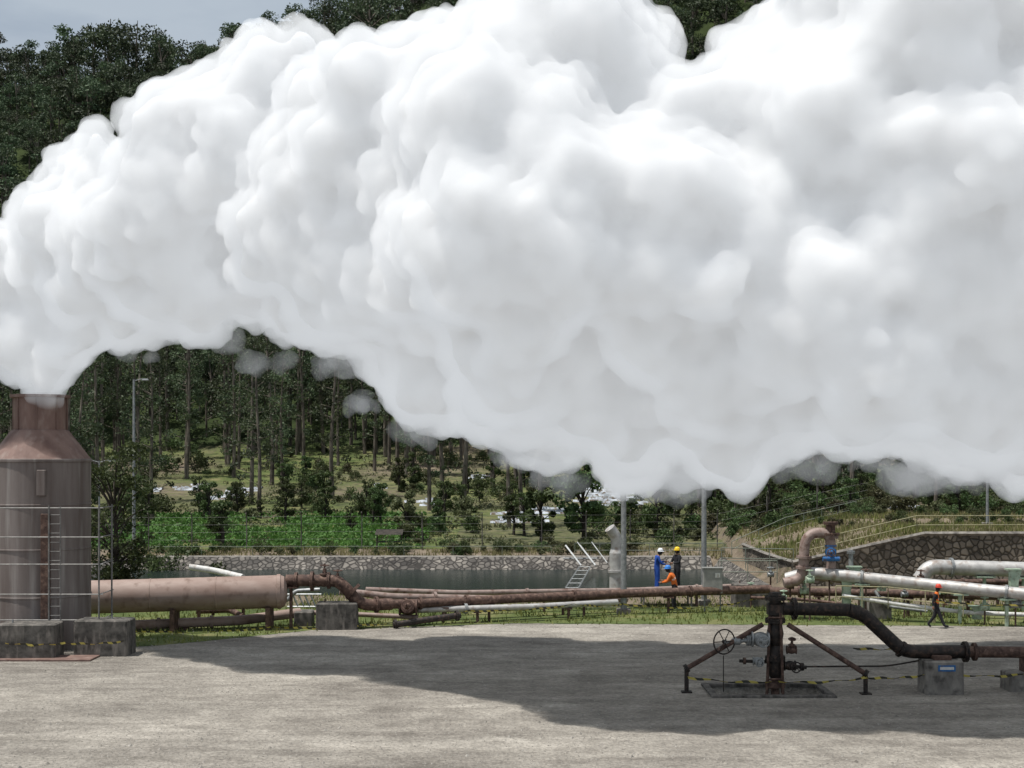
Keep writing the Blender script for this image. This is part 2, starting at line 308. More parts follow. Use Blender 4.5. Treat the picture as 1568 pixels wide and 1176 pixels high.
# ------------------------------------------------------------ vegetation
rs=np.random.RandomState(3)
def leaves(C,s,flat=.0):
    n=len(C);a=rs.normal(size=(n,3));a/=np.linalg.norm(a,axis=1)[:,None];b_=rs.normal(size=(n,3));b_-=(a*b_).sum(1)[:,None]*a;b_/=np.linalg.norm(b_,axis=1)[:,None]
    S=(s*rs.uniform(.6,1.4,n))[:,None];c_=np.cross(a,b_)*S*.25
    return np.stack([C+a*S,C+b_*S*.55+c_,C-a*S,C-b_*S*.55+c_],1).reshape(-1,3)
def addleaves(mb,C,s,k):
    V=leaves(C,s);n=len(C);mb.add(V.tolist(),[(4*i,4*i+1,4*i+2,4*i+3) for i in range(n)],k)
def clump(c,r,n,sq=.75):
    p=rs.normal(size=(n,3));p/=np.linalg.norm(p,axis=1)[:,None];p*=(rs.uniform(.25,1,n)**.5)[:,None]*r;p[:,2]*=sq;return p+np.array(c)
def tree_hill(h,seed,leaf='leafh'):
    rr=random.Random(seed);q=MB();q.tube([(0,0,-.5),(rr.uniform(-.3,.3),0,h*.5),(rr.uniform(-.4,.4),rr.uniform(-.4,.4),h*.9)],[.2,.14,.05],'bark',6)
    for i in range(rr.randint(10,15)):
        z=h*rr.uniform(.42,.97);R=h*.36*math.sin(min(1,max(.15,(1.05-z/h)*1.9))*math.pi/2)+.3;a=rr.uniform(0,6.28);rad=R*rr.uniform(.3,1)
        c=(math.cos(a)*rad,math.sin(a)*rad,z);q.tube([(0,0,z*.7),c],[.07,.02],'bark',4)
        addleaves(q,clump(c,rr.uniform(.8,1.6)*h/9,62,.65),.24,leaf)
    return q
def tree_euc(h,seed,leaf='leafe'):
    rr=random.Random(seed);q=MB();lx,ly=rr.uniform(-.8,.8),rr.uniform(-.8,.8)
    TT=[0,.15,.3,.45,.6,.75,.9,1]
    P=[(lx*t_*t_+.15*math.sin(t_*7+seed),ly*t_*t_,h*t_-.5*(t_==0)) for t_ in TT]
    q.tube(P,[.24,.20,.17,.15,.12,.09,.05,.02],'bark',8)
    for i in range(34):
        t_=rr.uniform(.26,1) if rr.random()<.93 else rr.uniform(.08,.26);b0=Vector((float(np.interp(t_,TT,[p[0] for p in P])),float(np.interp(t_,TT,[p[1] for p in P])),h*t_));a=rr.uniform(0,6.28);R=rr.uniform(.5,1.9)*(1.15-.5*t_)
        c=b0+Vector((math.cos(a)*R,math.sin(a)*R,rr.uniform(.2,1.0)));q.tube([b0,c],[.04,.012],'bark',4)
        addleaves(q,clump(c,rr.uniform(.4,.95),rr.randint(22,60),.8),.15,leaf)
    return q
def bush(h,seed,leaf='leafb',n=9,ls=.12,per=90):
    rr=random.Random(seed);q=MB()
    for i in range(n):
        a=rr.uniform(0,6.28);R=h*rr.uniform(0,.6);c=(math.cos(a)*R,math.sin(a)*R,h*rr.uniform(.2,.8));q.tube([(0,0,-.1),c],[.03,.01],'bark',4)
        addleaves(q,clump(c,h*rr.uniform(.2,.42),per,.8),ls,leaf)
    return q
def broad(h,seed,leaf='leafb',n=26,ls=.13,per=130,rw=.34,bark='barkd',lo=.18):
    rr=random.Random(seed);q=MB();P=[(0,0,-.3),(.1,0,h*.3),(-.05,.1,h*.6),(.1,0,h*.93)];q.tube(P,[.16,.12,.08,.02],bark,8)
    for i in range(n):
        z=h*rr.uniform(lo,.97);R=h*rw*math.sin(math.pi*min(.98,max(.12,(1.08-z/h))))**.6*rr.uniform(.4,1);a=rr.uniform(0,6.28);c=(math.cos(a)*R,math.sin(a)*R,z)
        q.tube([(0,0,z*.7),((c[0]*.5),(c[1]*.5),z*.9),c],[.05,.035,.01],bark,5)
        addleaves(q,clump(c,h*rr.uniform(.05,.12),per,.8),ls,leaf)
    return q
def proto(mb):
    o=mb.build("p",True);me=o.data;bpy.data.objects.remove(o);return me
H=[proto(tree_hill(h,i)) for i,h in enumerate([8,9,10,11,9.5,7])]
E=[proto(tree_euc(h,20+i)) for i,h in enumerate([17,19,21,16,20,18])]
B=[proto(bush(h,40+i,l)) for i,(h,l) in enumerate([(1.6,'leafb'),(2.2,'leafb'),(1.3,'leafo'),(2.6,'leafb'),(1.8,'leafo')])]
SP=[proto(broad(4.2,60+i,'leafb',20,.11,80,.26)) for i in range(3)]
rr=random.Random(9)
def group(name):
    e=bpy.data.objects.new(name,None);sc.collection.objects.link(e);return e
def inst(par,me,x,y,s,nm,z=None,sz=1):
    o=bpy.data.objects.new(nm,me);sc.collection.objects.link(o);o.parent=par;o.location=(x,y,hz(x,y) if z is None else z);o.rotation_euler=(0,0,rr.uniform(0,6.28));o.scale=(s,s,s*sz)
mulch=[]
for (u0,v0,u1,v1) in [(300,747,400,768),(260,742,330,752),(622,764,690,776),(752,786,850,803),(800,778,900,790),(885,741,960,778),(196,748,250,757),(560,740,600,750),(700,728,760,736),(1340,772,1390,782)]:
    a=hit(u0,v1);b_=hit(u1,v0);mulch.append((min(a.x,b_.x)-1,max(a.x,b_.x)+1,min(a.y,b_.y)-2,max(a.y,b_.y)+1))
def inm(x,y,front=7):
    return any(a<x<b and c-front<y<d for a,b,c,d in mulch)
hf=group("hillside_forest");y=186.
while y<312:
    x=-.44*y-6
    while x<.44*y+6:
        xx=x+rr.uniform(-2,2);yy=y+rr.uniform(-2,2)
        inst(hf,rr.choice(H),xx,yy,rr.uniform(.6,1.1)*(1.4 if rr.random()<.1 else 1),"hill_tree",sz=rr.uniform(.85,1.15));x+=3.9
    y+=3.8
ef=group("eucalyptus_plantation")
for i in range(240):
    yy=rr.uniform(122,186)if i>90 else rr.uniform(165,188);xx=rr.uniform(-.42*yy,.42*yy)
    if inm(xx,yy,2):continue
    inst(ef,rr.choice(E),xx,yy,rr.uniform(.8,1.15),"eucalyptus")
for i in range(20):
    yy=rr.uniform(108,126);xx=rr.choice([rr.uniform(-45,-27),rr.uniform(-9,6),rr.uniform(6,40),rr.uniform(14,40)])
    inst(ef,rr.choice(E),xx,yy,rr.uniform(.7,.95),"eucalyptus")
sh=group("shrub_undergrowth")
for i in range(760):
    yy=rr.uniform(97,183);xx=rr.uniform(-.42*yy,.42*yy)
    if -30<xx<-10 and yy<119:
        if rr.random()<.88:continue
    if yy>135 and rr.random()<.35:continue
    if inm(xx,yy):continue
    if -8<xx<10 and yy<122 and rr.random()<.4:continue
    inst(sh,rr.choice(B),xx,yy,rr.uniform(.3,1.05),"shrub")
for i in range(70):
    yy=rr.uniform(104,150);xx=rr.uniform(-34,20)
    if inm(xx,yy,4):continue
    inst(sh,rr.choice(SP),xx,yy,rr.uniform(.35,.9),"sapling")
for i in range(430):
    yy=rr.uniform(86,124);xx=rr.uniform(14.5,50)
    if yy<94 and (rr.random()<.4 or xx<18):continue
    inst(sh,rr.choice(B+B+B+H[:2]+SP) if yy>97 else rr.choice(B),xx,yy,rr.uniform(.4,1.0)*(.85 if yy>95 else .45),"shrub")
for i in range(60):
    inst(sh,rr.choice(B),rr.uniform(-26,8),rr.uniform(91,94),rr.uniform(.2,.5),"shrub")
for i in range(26):
    inst(sh,rr.choice(B),rr.uniform(-24,-17.5),rr.uniform(73,90),rr.uniform(.3,.9),"shrub")
def single(mb,name,x,y,s=1):
    o=mb.build(name);o.location=(x,y,hz(x,y));o.scale=(s,s,s);return o
single(broad(7.6,1,'leafb',70,.09,95,.30,lo=.05),"broadleaf_tree",-19.6,70.2,1)
single(broad(3.2,2,'leafb',22,.10,100,.30),"broadleaf_tree",-19.6,96,1)
single(broad(5.4,3,'leafb',30,.14,120,.30),"broadleaf_tree",4.9,98,1.15)
single(broad(3.8,4,'leafb',22,.13,110,.36),"broadleaf_tree",2.0,99,1)
single(broad(5.5,5,'leafb',24,.14,120,.38),"broadleaf_tree",10.5,104,1)
single(broad(3.4,6,'leafo',22,.12,110,.3),"broadleaf_tree",-7.5,101,1)
C=[]
for row in np.arange(95.5,121,.75):
    for x in np.arange(-31,-6,.42):
        if noise.noise(Vector((x*.18,row*.18,5)))<-.28:continue
        z=hz(x,row);p=clump((x+rs.uniform(-.08,.08),row+rs.uniform(-.08,.08),z+.2),.28,9,.8);C.append(p)
q=MB();addleaves(q,np.vstack(C),.15,'crop');q.build("crop_field")
C=[]
for i in range(9000):
    y=rs.uniform(97,180);x=rs.uniform(-.4*y,.4*y)
    if noise.noise(Vector((x*.12,y*.12,2)))<-.05 or inm(x,y,0):continue
    C.append(clump((x,y,hz(x,y)+.12),.35,7,.6))
q=MB();addleaves(q,np.vstack(C),.14,'leafo');q.build("field_weeds")
def blades(name,n_,xr,yr,ok,hr,k,wd=.035):
    vs=[];fs=[]
    for i in range(n_):
        x=rs.uniform(*xr);y=rs.uniform(*yr)
        if not ok(x,y):continue
        h=rs.uniform(*hr);a=rs.uniform(0,6.28);dx,dy=math.cos(a)*wd,math.sin(a)*wd;l=rs.normal(size=2)*.06;z=hz(x,y);n=len(vs)
        vs+=[(x-dx,y-dy,z),(x+dx,y+dy,z),(x+l[0],y+l[1],z+h)];fs.append((n,n+1,n+2))
    q=MB();q.add(vs,fs,k);q.build(name,False)
blades("grass_verge",26000,(-20,27),(50,71),lambda x,y:not(y<edge(x)+.2*rs.normal() or noise.noise(Vector((x*.5,y*.5,7)))+.25*rs.normal()<-.05),(.06,.26),'grass')
blades("dry_bank_grass",14000,(15,34),(76.6,97),lambda x,y:noise.noise(Vector((x*.3,y*.3,7)))+.2*rs.normal()>-.1,(.1,.4),'dry',.05)
blades("green_bank_grass",9000,(15,34),(77,97),lambda x,y:noise.noise(Vector((x*.2,y*.2,4)))+.2*rs.normal()>0,(.1,.45),'grass',.05)
blades("pond_bank_grass",8000,(-26,14),(89.9,95),lambda x,y:noise.noise(Vector((x*.4,y*.4,3)))+.2*rs.normal()>0,(.1,.35),'dry',.05)
vs=[];fs=[]
for i in range(8000):
    y=30+ (rs.uniform(0,1)**1.6)*28;x=rs.uniform(-.4*y,.4*y);r=rs.uniform(.012,.035)*(2 if rs.rand()<.04 else 1);n=len(vs)
    if 5.7<x<9.4 and 40.7<y<43.2:continue
    for k in range(4):
        a=k*1.57+rs.uniform(-.4,.4);vs.append((x+math.cos(a)*r,y+math.sin(a)*r,0))
    vs.append((x+rs.normal()*r*.2,y,r*.9));fs+=[(n,n+1,n+4),(n+1,n+2,n+4),(n+2,n+3,n+4),(n+3,n,n+4)]
q=MB();q.add(vs,fs,'stone');q.build("gravel_stones",False)
for X0,X1,Y0,Y1 in mulch:
    q=MB();Y0+=2;Y1-=1;X0+=1;X1-=1
    nrow=max(2,int(abs(Y1-Y0)/1.9))
    for i in range(nrow):
        yy=Y0+(Y1-Y0)*(i+.5)/nrow;x0=X0+rr.uniform(-.5,1.4);x1=X1+rr.uniform(-1.4,.5);st=14;pv=[];sl_=.18
        for j in range(st+1):
            x=x0+(x1-x0)*j/st;y=yy+(x-x0)*sl_+rr.uniform(-.05,.05);hh=.16+rr.uniform(-.05,.05)
            pv+=[(x,y-.5,hz(x,y-.5)+.0),(x,y-.25,hz(x,y)+hh),(x,y+.25,hz(x,y)+hh),(x,y+.5,hz(x,y+.5)+.0)]
        q.add(pv,[(4*j+k,4*j+k+4,4*j+k+5,4*j+k+1) for j in range(st) for k in range(3)],'mulch')
    q.build("plastic_mulch_bed",True,ang=60)
print("veg",time.time()-T0)
# ------------------------------------------------------------ steam
poly=[(20,604),(-30,560),(-90,520),(-110,420),(-60,345),(0,330),(30,327),(45,290),(60,250),(90,214),(130,206),(190,190),(225,170),(260,146),(330,126),(342,92),(375,72),(420,52),(500,54),(570,84),(602,52),(650,50),(700,76),(712,25),(730,-5),(790,-80),(900,-110),(945,-60),(965,10),(1000,80),(1050,128),(1100,98),(1150,5),(1210,-120),(1400,-200),(1650,-220),(1900,-150),(2050,100),(2050,500),(1950,700),(1750,760),(1568,745),(1480,735),(1400,745),(1370,700),(1290,690),(1240,718),(1180,705),(1130,748),(1060,742),(960,755),(900,712),(860,748),(820,735),(760,680),(700,650),(640,655),(600,660),(548,606),(532,552),(450,530),(400,546),(330,524),(250,510),(200,543),(140,562),(115,588),(108,604)]
P=np.array(poly,float);Q=np.roll(P,-1,0)
def inside(u,v):
    c=False
    for (x1,y1),(x2,y2) in zip(P,Q):
        if (y1>v)!=(y2>v) and u<(x2-x1)*(v-y1)/(y2-y1)+x1:c=not c
    return c
def dist(u,v):
    p=np.array((u,v));d=Q-P;t=np.clip(((p-P)*d).sum(1)/(d*d).sum(1),0,1)
    return np.sqrt((((P+d*t[:,None])-p)**2).sum(1)).min()
rng=random.Random(5)
ico=bmesh.new();bmesh.ops.create_icosphere(ico,subdivisions=3,radius=1)
iv=np.array([v.co[:] for v in ico.verts]);iff=np.array([[v.index for v in f.verts] for f in ico.faces]);ico.free()
VV=[];FF=[];n=0
DC=([60,350,784,1568],[52,48,43.6,41.6])
def sph(u,v,off,r):
    global n
    d=float(np.interp(u,*DC))
    VV.append(iv*r+np.array(W(u,v,d))+np.array((0,off,0)));FF.append(iff+n);n+=len(iv)
cnt=0
while cnt<700:
    u=rng.uniform(-110,2050);v=rng.uniform(-220,760)
    if not inside(u,v):continue
    Dm=dist(u,v)/F*float(np.interp(u,*DC))
    Tt=float(np.interp(u,[60,150,350,784,1568],[1.0,2.3,4.4,7.2,8.2]));r=min(Dm-.18,rng.choice([.9,1.3,1.9,2.7,3.6]))
    if r<.28:continue
    h=Tt*math.sqrt(1-(1-min(1,Dm/Tt))**2);hh=max(0,h-r*.6)
    sph(u,v,rng.choice([-1,-1,1,.3,-.3,0])*hh*rng.uniform(.75,1.15),r);cnt+=1
for u,v,r in [(64,606,.84),(64,596,.86),(64,585,.92),(62,565,1.1),(60,540,1.25)]: sph(u,v,0,r)
def tex(name,ty,size,**k):
    t=bpy.data.textures.new(name,ty);t.noise_scale=size
    for a,b in k.items():setattr(t,a,b)
    return t
SQ=dict(distance_metric='DISTANCE_SQUARED')
v1=tex("v1",'VORONOI',2.4,**SQ);v2=tex("v2",'VORONOI',1.0,**SQ);v3=tex("v3",'VORONOI',.45,**SQ);cl=tex("c",'CLOUDS',.45,noise_depth=5);cl2=tex("c2",'CLOUDS',1.4,noise_depth=3)
def cloud(name,mods,VV=None,FF=None):
    me=bpy.data.meshes.new(name);me.from_pydata(np.vstack(VV).tolist(),[],np.vstack(FF).tolist())
    ob=bpy.data.objects.new(name,me);sc.collection.objects.link(ob)
    for t_,k in mods:
        q=ob.modifiers.new(t_,t_)
        for a,b in k.items():setattr(q,a,b)
    dg=bpy.context.evaluated_depsgraph_get();nm=bpy.data.meshes.new_from_object(ob.evaluated_get(dg));ob.modifiers.clear();ob.data=nm
    for p in nm.polygons:p.use_smooth=True
    nm.materials.clear();print(name,len(nm.vertices),time.time()-T0);return ob
D=lambda tx,s,m:('DISPLACE',dict(texture=tx,strength=s,mid_level=m,texture_coords='GLOBAL'))
RM=lambda v:('REMESH',dict(mode='VOXEL',voxel_size=v))
base=[RM(.22),('SMOOTH',dict(factor=.5,iterations=6)),D(v1,-1.6,.3),D(cl2,.5,.5)]
core=cloud("steam_cloud",base+[RM(.16),D(v2,-.45,.3),('SMOOTH',dict(factor=.5,iterations=6)),('DISPLACE',dict(strength=-.34,mid_level=0)),RM(.2),('SMOOTH',dict(factor=.5,iterations=5))],VV,FF)
shell=cloud("steam_veil",base+[RM(.13),D(v2,-.6,.3),D(v3,-.26,.3),D(cl2,.25,.5),D(cl,.42,.5),('DISPLACE',dict(strength=.06,mid_level=0)),RM(.1)],VV,FF)
shell.parent=core
m=bpy.data.materials.new("steam_dense");m.use_nodes=True;b=m.node_tree.nodes["Principled BSDF"]
b.inputs["Base Color"].default_value=(.975,.978,.985,1);b.inputs["Roughness"].default_value=1;b.inputs["Specular IOR Level"].default_value=0
b.inputs["Subsurface Weight"].default_value=1;b.inputs["Subsurface Radius"].default_value=(1,1,1);b.inputs["Subsurface Scale"].default_value=1.2
core.data.materials.append(m)
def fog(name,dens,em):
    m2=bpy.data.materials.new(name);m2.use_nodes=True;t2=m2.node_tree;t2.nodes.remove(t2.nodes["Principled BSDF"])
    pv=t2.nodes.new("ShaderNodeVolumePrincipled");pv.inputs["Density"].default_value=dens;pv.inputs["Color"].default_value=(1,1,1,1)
    pv.inputs["Emission Strength"].default_value=em;pv.inputs["Emission Color"].default_value=(.93,.965,1,1)  # even glow added to the steam, standing in for multiply scattered light
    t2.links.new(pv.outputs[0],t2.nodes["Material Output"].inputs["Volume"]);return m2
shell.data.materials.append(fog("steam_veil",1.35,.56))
V2=[];F2=[];n2=0
lower=[(1390,745),(1410,755),(1440,742),(1310,705),(1240,722),(1180,718),(1120,750),(1050,748),(1000,754),(855,750),(790,706),(730,668),(630,664),(560,628),(412,556),(330,530),(260,512),(205,548),(520,562),(1520,742)]
for u,v in lower:
    for k in range(4):
        d=float(np.interp(u,*DC))+rng.uniform(-1.5,1.5);r=rng.uniform(.2,.62)
        V2.append(iv*np.array((r*1.3,r,r*.9))+np.array(W(u+rng.uniform(-30,30),v+rng.uniform(-26,4),d)));F2.append(iff+n2);n2+=len(iv)
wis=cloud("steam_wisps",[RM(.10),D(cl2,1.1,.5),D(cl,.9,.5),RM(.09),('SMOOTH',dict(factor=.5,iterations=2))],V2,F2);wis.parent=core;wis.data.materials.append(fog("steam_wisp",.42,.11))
# ------------------------------------------------------------ stack
q=MB();cx=-17.25;cy=52
q.lathe([(1.79,-.1),(1.79,6.72),(1.84,6.74),(1.84,6.82),(1.79,6.84)],(cx,cy,0),'stack',56)
q.lathe([(1.79,6.84),(1.02,7.86)],(cx,cy,0),'stackred',56)
q.lathe([(1.02,7.86),(.93,7.9),(.93,9.05),(1.06,9.07),(1.06,9.17),(.9,9.17),(.86,8.2)],(cx,cy,0),'stackred',48)
for z in (1.9,3.6,5.2):q.lathe([(1.79,z-.03),(1.815,z-.02),(1.815,z+.02),(1.79,z+.03)],(cx,cy,0),'stack',56)
for a in range(0,360,45):
    A=math.radians(a+10);q.beam((cx+.95*math.cos(A),cy+.95*math.sin(A),7.9),(cx+.95*math.cos(A),cy+.95*math.sin(A),9.05),.04,'stackred')
q.box((cx+.75,cy-1.68,2.6),(.30,.22,4.6),'rust',ch=.02)
q.box((cx+.62,cy-1.72,6.0),(.3,.22,.9),'stack',ch=.02)
y0=49.75
for x in (-18.65,-16.2,-14.45):q.beam((x,y0,0),(x,y0,5.2),.045,'galvd')
for x in(-18.65,-14.45):q.beam((x,y0+1.6,0),(x,y0+1.6,5.2),.045,'galvd')
for z in(5.12,4.1,3.15,2.1,1.2):
    q.beam((-19.4,y0,z),(-14.3,y0,z),.03,'galvd');q.beam((-14.45,y0,z),(-14.45,y0+1.8,z),.03,'galvd')
for z in np.arange(.4,5.1,.32):q.tube([(-16.2,y0,z),(-15.8,y0,z)],.014,'galvd',6)
q.beam((-15.8,y0,0),(-15.8,y0,5.2),.03,'galvd')
q.build("steam_vent_stack")
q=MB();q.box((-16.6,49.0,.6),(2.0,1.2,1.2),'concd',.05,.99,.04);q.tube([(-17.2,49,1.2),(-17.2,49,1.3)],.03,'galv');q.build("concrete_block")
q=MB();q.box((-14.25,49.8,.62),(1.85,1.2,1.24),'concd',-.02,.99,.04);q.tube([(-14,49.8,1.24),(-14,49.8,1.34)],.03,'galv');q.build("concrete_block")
q=MB();q.box((-18,48.6,.03),(7.5,1.2,.06),'stackred');q.build("steel_skid_plate")
# ------------------------------------------------------------ silencer drum
q=MB();A=Vector((-16.9,56.2,1.36));Bv=Vector((-9.2,57.2,1.50));ax=(Bv-A).normalized();Ld=(Bv-A).length
q.lathe([(0,-.1),(.66,0),(.66,Ld-.25),(.70,Ld-.24),(.70,Ld-.1),(.66,Ld-.09),(.60,Ld+.05),(.4,Ld+.14),(0,Ld+.17)],A,'drum',40,ax)
for k in(.33,.66):q.lathe([(.66,Ld*k-.03),(.675,Ld*k-.02),(.675,Ld*k+.02),(.66,Ld*k+.03)],A,'drum',40,ax)
for k in(.45,.93):
    p=A+ax*Ld*k;q.box((p.x,p.y,.45),(.18,1.0,.9),'rust');
q.build("horizontal_steam_silencer")
def pipe(name,pts,r,k,fl=[],fil=.4,seg=16,sup=[],supk='rust',flr=1.7):
    q=MB();pts=[Vector(p) for p in pts];q.tube(pts,r,k,seg,fil)
    for i,tt in fl:
        a,b_=pts[i],pts[i+1];q.fl(a+(b_-a)*tt,b_-a,r*flr,k if k!='silver' else 'galv')
    for i,tt in sup:
        p=pts[i]+(pts[i+1]-pts[i])*tt;g=hz(p.x,p.y)
        if p.z-g>.15:
            q.box((p.x,p.y,(p.z-r+g)/2),(.12,.12,p.z-r-g),supk);q.box((p.x,p.y,p.z-r-.03),(r*2.4,r*2,.06),supk)
    return q.build(name)
pipe("white_vent_pipe",[W(290,868,60),W(330,874,60),W(372,884,59)],.13,'white')
pipe("lower_return_pipe",[W(188,958,56.5),W(368,950,57.6),W(460,938,58.5)],.20,'drum',[(0,.3),(0,.75)],sup=[(0,.5)],flr=1.3)
pipe("steam_pipeline",[W(438,889,57.3),W(515,889,57.3),W(528,899,57.3),W(552,927,57.5),W(600,925,58)],.24,'rust',[(0,.2),(0,.85),(3,.5)],.5,sup=[(0,.1)],flr=1.4)
pipe("steam_pipeline",[W(600,925,58),W(625,925,58.3),W(800,916,60.5),W(955,909,62.5),W(1180,902,64)],.19,'rust',[(0,.8),(1,.1),(1,.5),(2,.5),(3,.45)],sup=[(1,.3),(1,.7),(2,.6),(3,.3)],flr=1.35)
pipe("steam_pipeline",[W(520,905,58.8),W(600,914,59.2),W(760,917,61),W(960,917,63.5)],.15,'pink',[(1,.4)],sup=[(1,.5),(2,.5)])
pipe("steam_pipeline",[W(560,903,61),W(700,908,62),W(960,904,65),W(1170,896,67)],.12,'pink',[(1,.4),(2,.5)],sup=[(1,.5),(2,.5)],flr=1.4)
pipe("insulated_pipeline",[W(640,934,58.6),W(820,929,60),W(945,922,61.6)],.13,'silver',[(0,.4)],sup=[(0,.5),(1,.4)])
pipe("ground_pipe",[W(602,957,57.3),W(640,951,57.6),W(705,942,58.2)],.13,'dark',[(0,.1),(1,.92)],.2)
pipe("ground_pipe",[W(395,943,58.5),W(480,938,59),W(640,945,58.4)],.1,'pink',[])
pipe("ground_pipe",[W(300,936,59.5),W(352,934,59.8),W(372,944,59.2)],.12,'rust',[(0,.5)],.2)
pipe("condensate_pipe",[W(270,925,58.8),W(440,920,59.6),W(452,905,59.6),W(490,903,59.6)],.09,'galv',[(0,.6)],.2,sup=[(0,.2),(0,.6)])
q=MB()
for u,v,s in[(497,882,.16),(517,884,.12)]:
    p=W(u,v+8,57.3);q.gate(p,(1,0,0),s,'rust',wh=.18)
p=W(478,890,57.3);q.fl(p,(1,0,0),.4,'rust');q.fl(W(540,906,57.4),(1,0,-.9),.4,'rust')
q.build("gate_valve_cluster")
for (u0,u1,v0,v1,d) in[(485,548,922,960,57.3),(1122,1176,893,924,66),(1325,1360,915,944,61),(452,480,935,952,58.5)]:
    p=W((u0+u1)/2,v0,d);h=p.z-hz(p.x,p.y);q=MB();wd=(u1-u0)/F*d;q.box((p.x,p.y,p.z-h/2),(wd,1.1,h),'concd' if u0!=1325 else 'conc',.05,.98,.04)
    q.tube([(p.x-wd*.3,p.y,p.z),(p.x-wd*.3,p.y,p.z+.12)],.03,'rust');q.build("concrete_pipe_support")
p=W(625,930,58.3);q=MB();q.gate(p,(1,0,0),.22,'rust',up=Vector((0,-1,.2)).normalized(),wh=.2);q.build("gate_valve")
q=MB()
for i in range(5):q.beam(W(440+i*9,912,61),W(447+i*9,928,61),.05,'galv')
q.beam(W(436,910,61),W(492,910,61),.05,'galv');q.beam(W(440,929,61),W(500,929,61),.05,'galv');q.build("pipe_rack_grating")
q=MB();p=W(944,905,66);x,y=p.x,p.y
q.tube([(x,y,0),(x,y,2.45)],.33,'silver',24);q.lathe([(.33,2.45),(.26,2.65)],(x,y,0),'silver',24)
q.tube([(x,y,2.6),(x,y,3.2),(x-.32,y-.12,3.62)],.26,'silver',24,.35);q.fl((x,y,1.6),(0,0,1),.4,'silver');q.fl((x,y,.5),(0,0,1),.4,'silver')
q.build("vent_pipe")
def lamp(u,v,d,h,r=.07,arm=1,k='galv'):
    p=W(u,v,d);g=hz(p.x,p.y);q=MB();x,y=p.x,p.y;q.box((x,y,g+.12),(.6,.6,.24),'conc',ch=.04)
    q.tube([(x,y,g+.2),(x,y,g+h*.5),(x,y,g+h)],[r*1.5,r*1.2,r*.8],k,12)
    for s in ([1,-1] if arm>1 else [1]):
        q.tube([(x,y,g+h-.1),(x+s*.4,y,g+h+.02),(x+s*.6,y,g+h+.02)],.025,k,8,.2);q.box((x+s*.7,y,g+h),(.4,.2,.1),k,taper=.7)
    q.build("lamp_post")
lamp(955,938,62.6,9.5,.095);lamp(1078,925,66.5,9.5,.095)
lamp(152,890,80,8.3,.05,2,'galv');lamp(205,880,86,13.2,.085,1,'galv');lamp(1512,830,84,8,.06)
q=MB();p=W(1091,870,63.5);q.box((p.x,p.y,p.z-.55),(.85,.4,1.1),'grey',ch=.02);q.box((p.x+.2,p.y-.203,p.z-.3),(.22,.02,.2),'white');q.box((p.x,p.y,p.z+.02),(.95,.5,.04),'grey')
for s in(-.35,.35):q.beam((p.x+s,p.y,0),(p.x+s,p.y,p.z-1.1),.05,'galv')
q.build("electrical_cabinet")
# ------------------------------------------------------------ railings / fences
def railing(name,pts,h=1.05,sp=1.8,k='rail',bars=2,r=.022):
    q=MB()
    for a,b_ in zip(pts[:-1],pts[1:]):
        a=Vector(a);b_=Vector(b_);n=max(1,round((b_-a).length/sp))
        for i in range(n+1):
            p=a+(b_-a)*i/n;q.tube([p,p+Vector((0,0,h))],r,k,6)
        for j in range(bars):
            z=Vector((0,0,h*(1-j/bars)));q.tube([a+z,b_+z],r,k,6)
    q.build(name)
def gp(x,y,dz=0):return (x,y,hz(x,y)+dz)
railing("walkway_railing",[gp(15.4,77),gp(18,77.2),gp(22,77.3),gp(28,77.5),gp(38,78)],1.0,1.9,'yellow')
railing("walkway_railing",[gp(14,90.6),gp(17.5,91),gp(23,95)],1.0,1.9,'rail')
railing("walkway_railing",[W(1100,893,70),W(1190,893,70)],1.1,1.2,'rail')
railing("walkway_railing",[W(1105,870,77),W(1215,872,77)],1.1,1.5,'rail')
railing("walkway_railing",[W(1280,930,59.5),W(1360,932,59.5),W(1475,944,58.5)],.9,1.4,'yellow',2,.022)
railing("pond_railing",[gp(-23,90.4),gp(-10,90.5),gp(2.5,90.5)],.7,3.2,'rail',1,.016)
railing("pond_railing",[gp(4,90.5),gp(13.5,90.5)],.9,1.7,'rail',2,.02)
q=MB()
fpts=[(-27,94.5),(-21.2,94.2),(-14,94.5),(-6,95),(2,95.5),(14,97),(24,96)]
for a,b_ in zip(fpts[:-1],fpts[1:]):
    n=max(1,int(math.dist(a,b_)/2.7))
    for i in range(n):
        x=a[0]+(b_[0]-a[0])*i/n;y=a[1]+(b_[1]-a[1])*i/n;g=hz(x,y);q.tube([(x,y,g-.1),(x,y,g+2.2),(x+.0,y-.3,g+2.5)],.04,'concd',6)
    for z in np.linspace(.2,2.2,5):q.tube([(a[0],a[1],hz(*a)+z),(b_[0],b_[1],hz(*b_)+z)],.005,'galvd',4)
q.build("perimeter_fence")
q=MB()
for du in(0,22):
    q.beam(W(866+du,835,86),W(890+du,866,85),.09,'galv');q.beam(W(884+du,830,86),W(908+du,862,85),.05,'galv')
q.beam(W(866,900,75),W(887,868,84),.06,'galv');q.beam(W(886,900,75),W(904,868,84),.06,'galv')
for i in range(6):
    a=W(866,900,75).lerp(W(887,868,84),i/5);b_=W(886,900,75).lerp(W(904,868,84),i/5);q.beam(a,b_,.035,'galv')
q.beam(W(862,855,86),W(915,855,86),.06,'galv');q.build("pond_access_ladder")
q=MB();p=hit(596,846);x,y,z=p
for sx in(-.8,.8):q.beam((x+sx,y,z-.1),(x+sx,y,z+1.3),.07,'barkd')
q.box((x,y,z+.7),(1.5,.8,.06),'barkd');q.add([(x-.9,y-.6,z+1.2),(x+.9,y-.6,z+1.2),(x+.9,y+.6,z+1.5),(x-.9,y+.6,z+1.5)],[(0,1,2,3)],'barkd');q.build("wooden_shelter",False)
